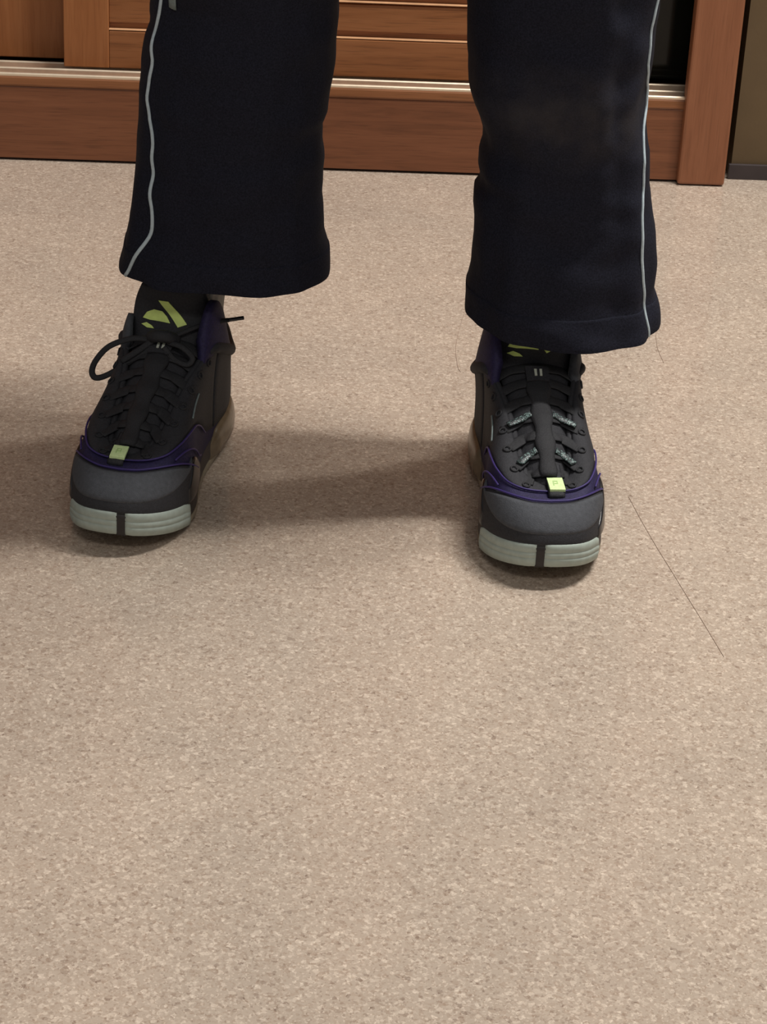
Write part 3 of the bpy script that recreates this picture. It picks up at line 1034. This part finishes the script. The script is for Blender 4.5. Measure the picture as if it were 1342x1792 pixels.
    for k, (pr_, _) in enumerate(rows):
        u_ = 0.06 + 0.082 * k
        st = surf(-(pr_ + .004), 0.86, 0.0014)
        en = surf(pr_ + .004, 0.86, 0.0014)
        mid = [tongue(u_, x, 0.0014) for x in (-.8, -.45, 0, .45, .8)]
        pts = [W(q) for q in catmull([st] + mid + [en], 6)]
        ups = [Vector((q.x * 6, -0.35, 1)).normalized() for q in pts]
        link('lace', sweep(bmesh.new(), pts, 0.0058, 0.0010, ups, 10), M['lace'], root, smooth=True)
        if k in (1, 3) and not bow:
            # flecked ends of the strap on either side of the tongue strip
            for sg in (-1, 1):
                pt_ = [W(q) for q in catmull([tongue(u_ + .012, sg * .40, 0.0040), tongue(u_, sg * .72, 0.0042), surf(sg * (pr_ + .004), 0.93, 0.0046)], 6)]
                up_ = [Vector((q.x * 6, -0.35, 1)).normalized() for q in pt_]
                tag(link('flecked_lace_end', sweep(bmesh.new(), pt_, 0.0036, 0.0012, up_, 8), M['fleck'], root, smooth=True), 'pale flecked end of the lace')
    # padded strip down the middle of the tongue, over the straps
    ro, ri = [], []
    for i in range(25):
        u = 0.03 + 0.50 * i / 24
        wv = 0.36 + 0.05 * math.sin(i * 1.05)
        hh = 0.0044 + 0.0010 * math.sin(i * 1.05 + 1)
        ro.append([W(tongue(u, wv * (-1 + 2 * j / 8), hh - 0.0012 * (abs(j - 4) / 4) ** 3)) for j in range(9)])
        ri.append([W(tongue(u, wv * (-1 + 2 * j / 8), 0.0008)) for j in range(9)])
    link('tongue_strip', slab(bmesh.new(), ro, ri), M['lace'], root, smooth=True)
    # eyelets
    for p, _ in rows:
        for sg in (-1, 1):
            c = surf(sg * (p + .004), 0.84, 0.0022)
            n = surf_n(sg * p, 0.84)
            bm = bmesh.new()
            t1 = np.cross(n, np.array([0, 0, 1.0]))
            t1 /= np.linalg.norm(t1) + 1e-9
            t2 = np.cross(n, t1)
            pts = [W(c + 0.0030 * (math.cos(a) * t1 + math.sin(a) * t2)) for a in [2 * PI * i / 14 for i in range(14)]]
            link('eyelet', sweep(bm, pts, 0.0009, 0.0009, None, 6, closed=True), M['lace'], root, smooth=True)
    # ---- lime tag at the foot of the throat
    rows_o, rows_i = [], []
    for i in range(7):
        f = i / 6
        a_, b_ = [], []
        for j in range(7):
            x = -0.0066 + 0.0132 * j / 6 + 0.004 * mir
            s = 0.2360 + 0.0170 * f
            ph_ = 0.0
            # height of the upper on the centre line at this s
            vv = 1.0
            lo_, hi_ = 0.3, 1.0
            for _ in range(24):
                mm_ = (lo_ + hi_) / 2
                if surf0(0.0, mm_)[1] > s:
                    lo_ = mm_
                else:
                    hi_ = mm_
            z = surf0(0.0, hi_)[2]
            a_.append(W(np.array([mir * (x + 0.0030 * f * 0.3), s, z + 0.0080 - 0.0016 * f])))
            b_.append(W(np.array([mir * (x + 0.0030 * f * 0.3), s, z + 0.0060 - 0.0016 * f])))
        rows_o.append(a_)
        rows_i.append(b_)
    tg = link('webbing_tag', slab(bmesh.new(), rows_o, rows_i), M['lime'], root, smooth=False)
    tag(tg, 'lime green webbing tag below the laces')
    # black webbing loop the tag is sewn to
    pts = [W(np.array(q)) for q in catmull([(.004, .2180, .0800), (.004, .2285, .0765), (.004, .2420, .0735), (.004, .2545, .0700), (.004, .2555, .0665)], 5)]
    link('tag_loop', sweep(bmesh.new(), pts, 0.0072, 0.0012, [Vector((0, -0.3, 1))] * len(pts), 8), M['knit'], root, smooth=True)
    # faint mark woven in the tag
    for (x0, x1, f0, f1) in ((-.0022, .0020, .30, .36), (-.0022, -.0012, .36, .68), (-.0022, .0020, .50, .56), (.0012, .0020, .36, .50)):
        bm = bmesh.new()
        def tp_(x, f):
            s = 0.2360 + 0.0170 * f
            lo_, hi_ = 0.3, 1.0
            for _ in range(24):
                mm_ = (lo_ + hi_) / 2
                if surf0(0.0, mm_)[1] > s:
                    lo_ = mm_
                else:
                    hi_ = mm_
            return np.array([mir * x + 0.004, s, surf0(0.0, hi_)[2] + 0.0081 - 0.0016 * f])
        quad = [tp_(x0, f0), tp_(x1, f0), tp_(x1, f1), tp_(x0, f1)]
        A = [bm.verts.new(W(q + np.array([0, 0, .0002]))) for q in quad]
        B = [bm.verts.new(W(q - np.array([0, 0, .0008]))) for q in quad]
        bm.faces.new(A)
        bm.faces.new(B[::-1])
        for i in range(4):
            bm.faces.new((A[i], A[(i + 1) % 4], B[(i + 1) % 4], B[i]))
        link('tag_mark', bm, M['faint_print'], root)

    if bow:
        # tied bow: knot, one open loop out to the picture's left, a slack loop on the right, a free end with aglet
        def lace_curve(nm, pts, ra=0.0036, rb=0.0013, mat=None, ups=None):
            c = [Vector(q) for q in catmull(pts, 8)]
            return link(nm, sweep(bmesh.new(), c, ra, rb, ups or [Vector((0.1, -0.75, 0.65))] * len(c), 8), mat or M['lace'], root, smooth=True)
        bow(lace_curve)
    return root


def bow_left(lc):
    lc('bow_knot', [(-.012, -.124, .132), (-.004, -.132, .137), (.006, -.131, .137), (.012, -.122, .131)], .0060, .0045)
    lc('bow_loop', [(-.008, -.128, .131), (-.026, -.130, .131), (-.046, -.134, .123), (-.0575, -.137, .110), (-.0615, -.139, .099), (-.0575, -.141, .0935), (-.046, -.141, .098), (-.028, -.139, .111), (-.006, -.134, .127)], .0028, .0012)
    lc('bow_loop', [(.006, -.131, .132), (.020, -.134, .130), (.030, -.136, .122), (.026, -.139, .116), (.014, -.139, .120), (.004, -.136, .129)], .0026, .0012)
    lc('lace_end', [(.006, -.126, .134), (.026, -.112, .141), (.040, -.098, .1425), (.050, -.088, .142)], .0022, .0012)
    lc('aglet', [(.050, -.088, .142), (.062, -.080, .1425)], .0019, .0019, M['gloss'])
    lc('lace_end', [(-.006, -.130, .133), (-.020, -.136, .122), (-.034, -.140, .112)], .0030, .0012)


SHL = make_shoe('shoe', (-0.182, 2.003, 0), R(-10.0), -1, 'left one of the two trainers in the picture, with a lace loop sticking out', bow_left)
SHR = make_shoe('shoe', (0.1155, 1.987, 0), R(5.8), 1, 'right one of the two trainers in the picture, with a bright lime tag and no bow', False)

# socks
for (x, y), nm in (((-0.191, 1.949), 'sock'), ((0.1215, 1.933), 'sock')):
    bm = bmesh.new()
    rings = []
    for z in np.linspace(0.07, 0.225, 26):
        rr_ = 0.0345 + 0.009 * max(0, (z - 0.17) / 0.055)
        xs_ = x + (0.010 if x < 0 else 0.004) * max(0, (z - 0.14) / 0.085)
        rings.append([(xs_ + (rr_ + 0.0007 * math.cos(a * 24)) * math.cos(a) - PO.x, y + (rr_ * 1.12 + 0.0007 * math.cos(a * 24)) * math.sin(a) - PO.y, z) for a in [2 * PI * i / 96 for i in range(96)]])
    loft(bm, rings)
    tag(link(nm, bm, M['sock'], PERSON, smooth=True), 'greyish white ribbed sock')


# ------------------------------------------------------------------ loose hairs on the floor
def strand(pts, r, lab, grp=None):
    c = catmull([(x, y, r + 0.0002) for x, y in pts], 10)
    o = link('loose_hair', sweep(bmesh.new(), c, r, r, None, 5), M['hair_strand'], None, smooth=True)
    tag(o, lab, 'hair', 'loose hairs on the floor')
    return o


M['hair_strand'] = mat_plain('brown_hair_strand', srgb(178, 156, 138), 0.5, 0, 0.4, 0.1, 200)
strand([(.078, 2.335), (.0745, 2.30), (.070, 2.261), (.0665, 2.213), (.068, 2.167), (.071, 2.150)], .0002, 'thin curved hair on the floor left of the right trouser hem')
strand([(.288, 2.324), (.284, 2.300), (.281, 2.274), (.280, 2.24), (.283, 2.203)], .0002, 'thin short hair on the floor right of the right trouser hem')
strand([(.223, 1.88), (.2315, 1.83), (.241, 1.78), (.249, 1.742), (.258, 1.698), (.268, 1.65), (.279, 1.595)], .0002, 'long straight hair on the floor right of the right trainer')
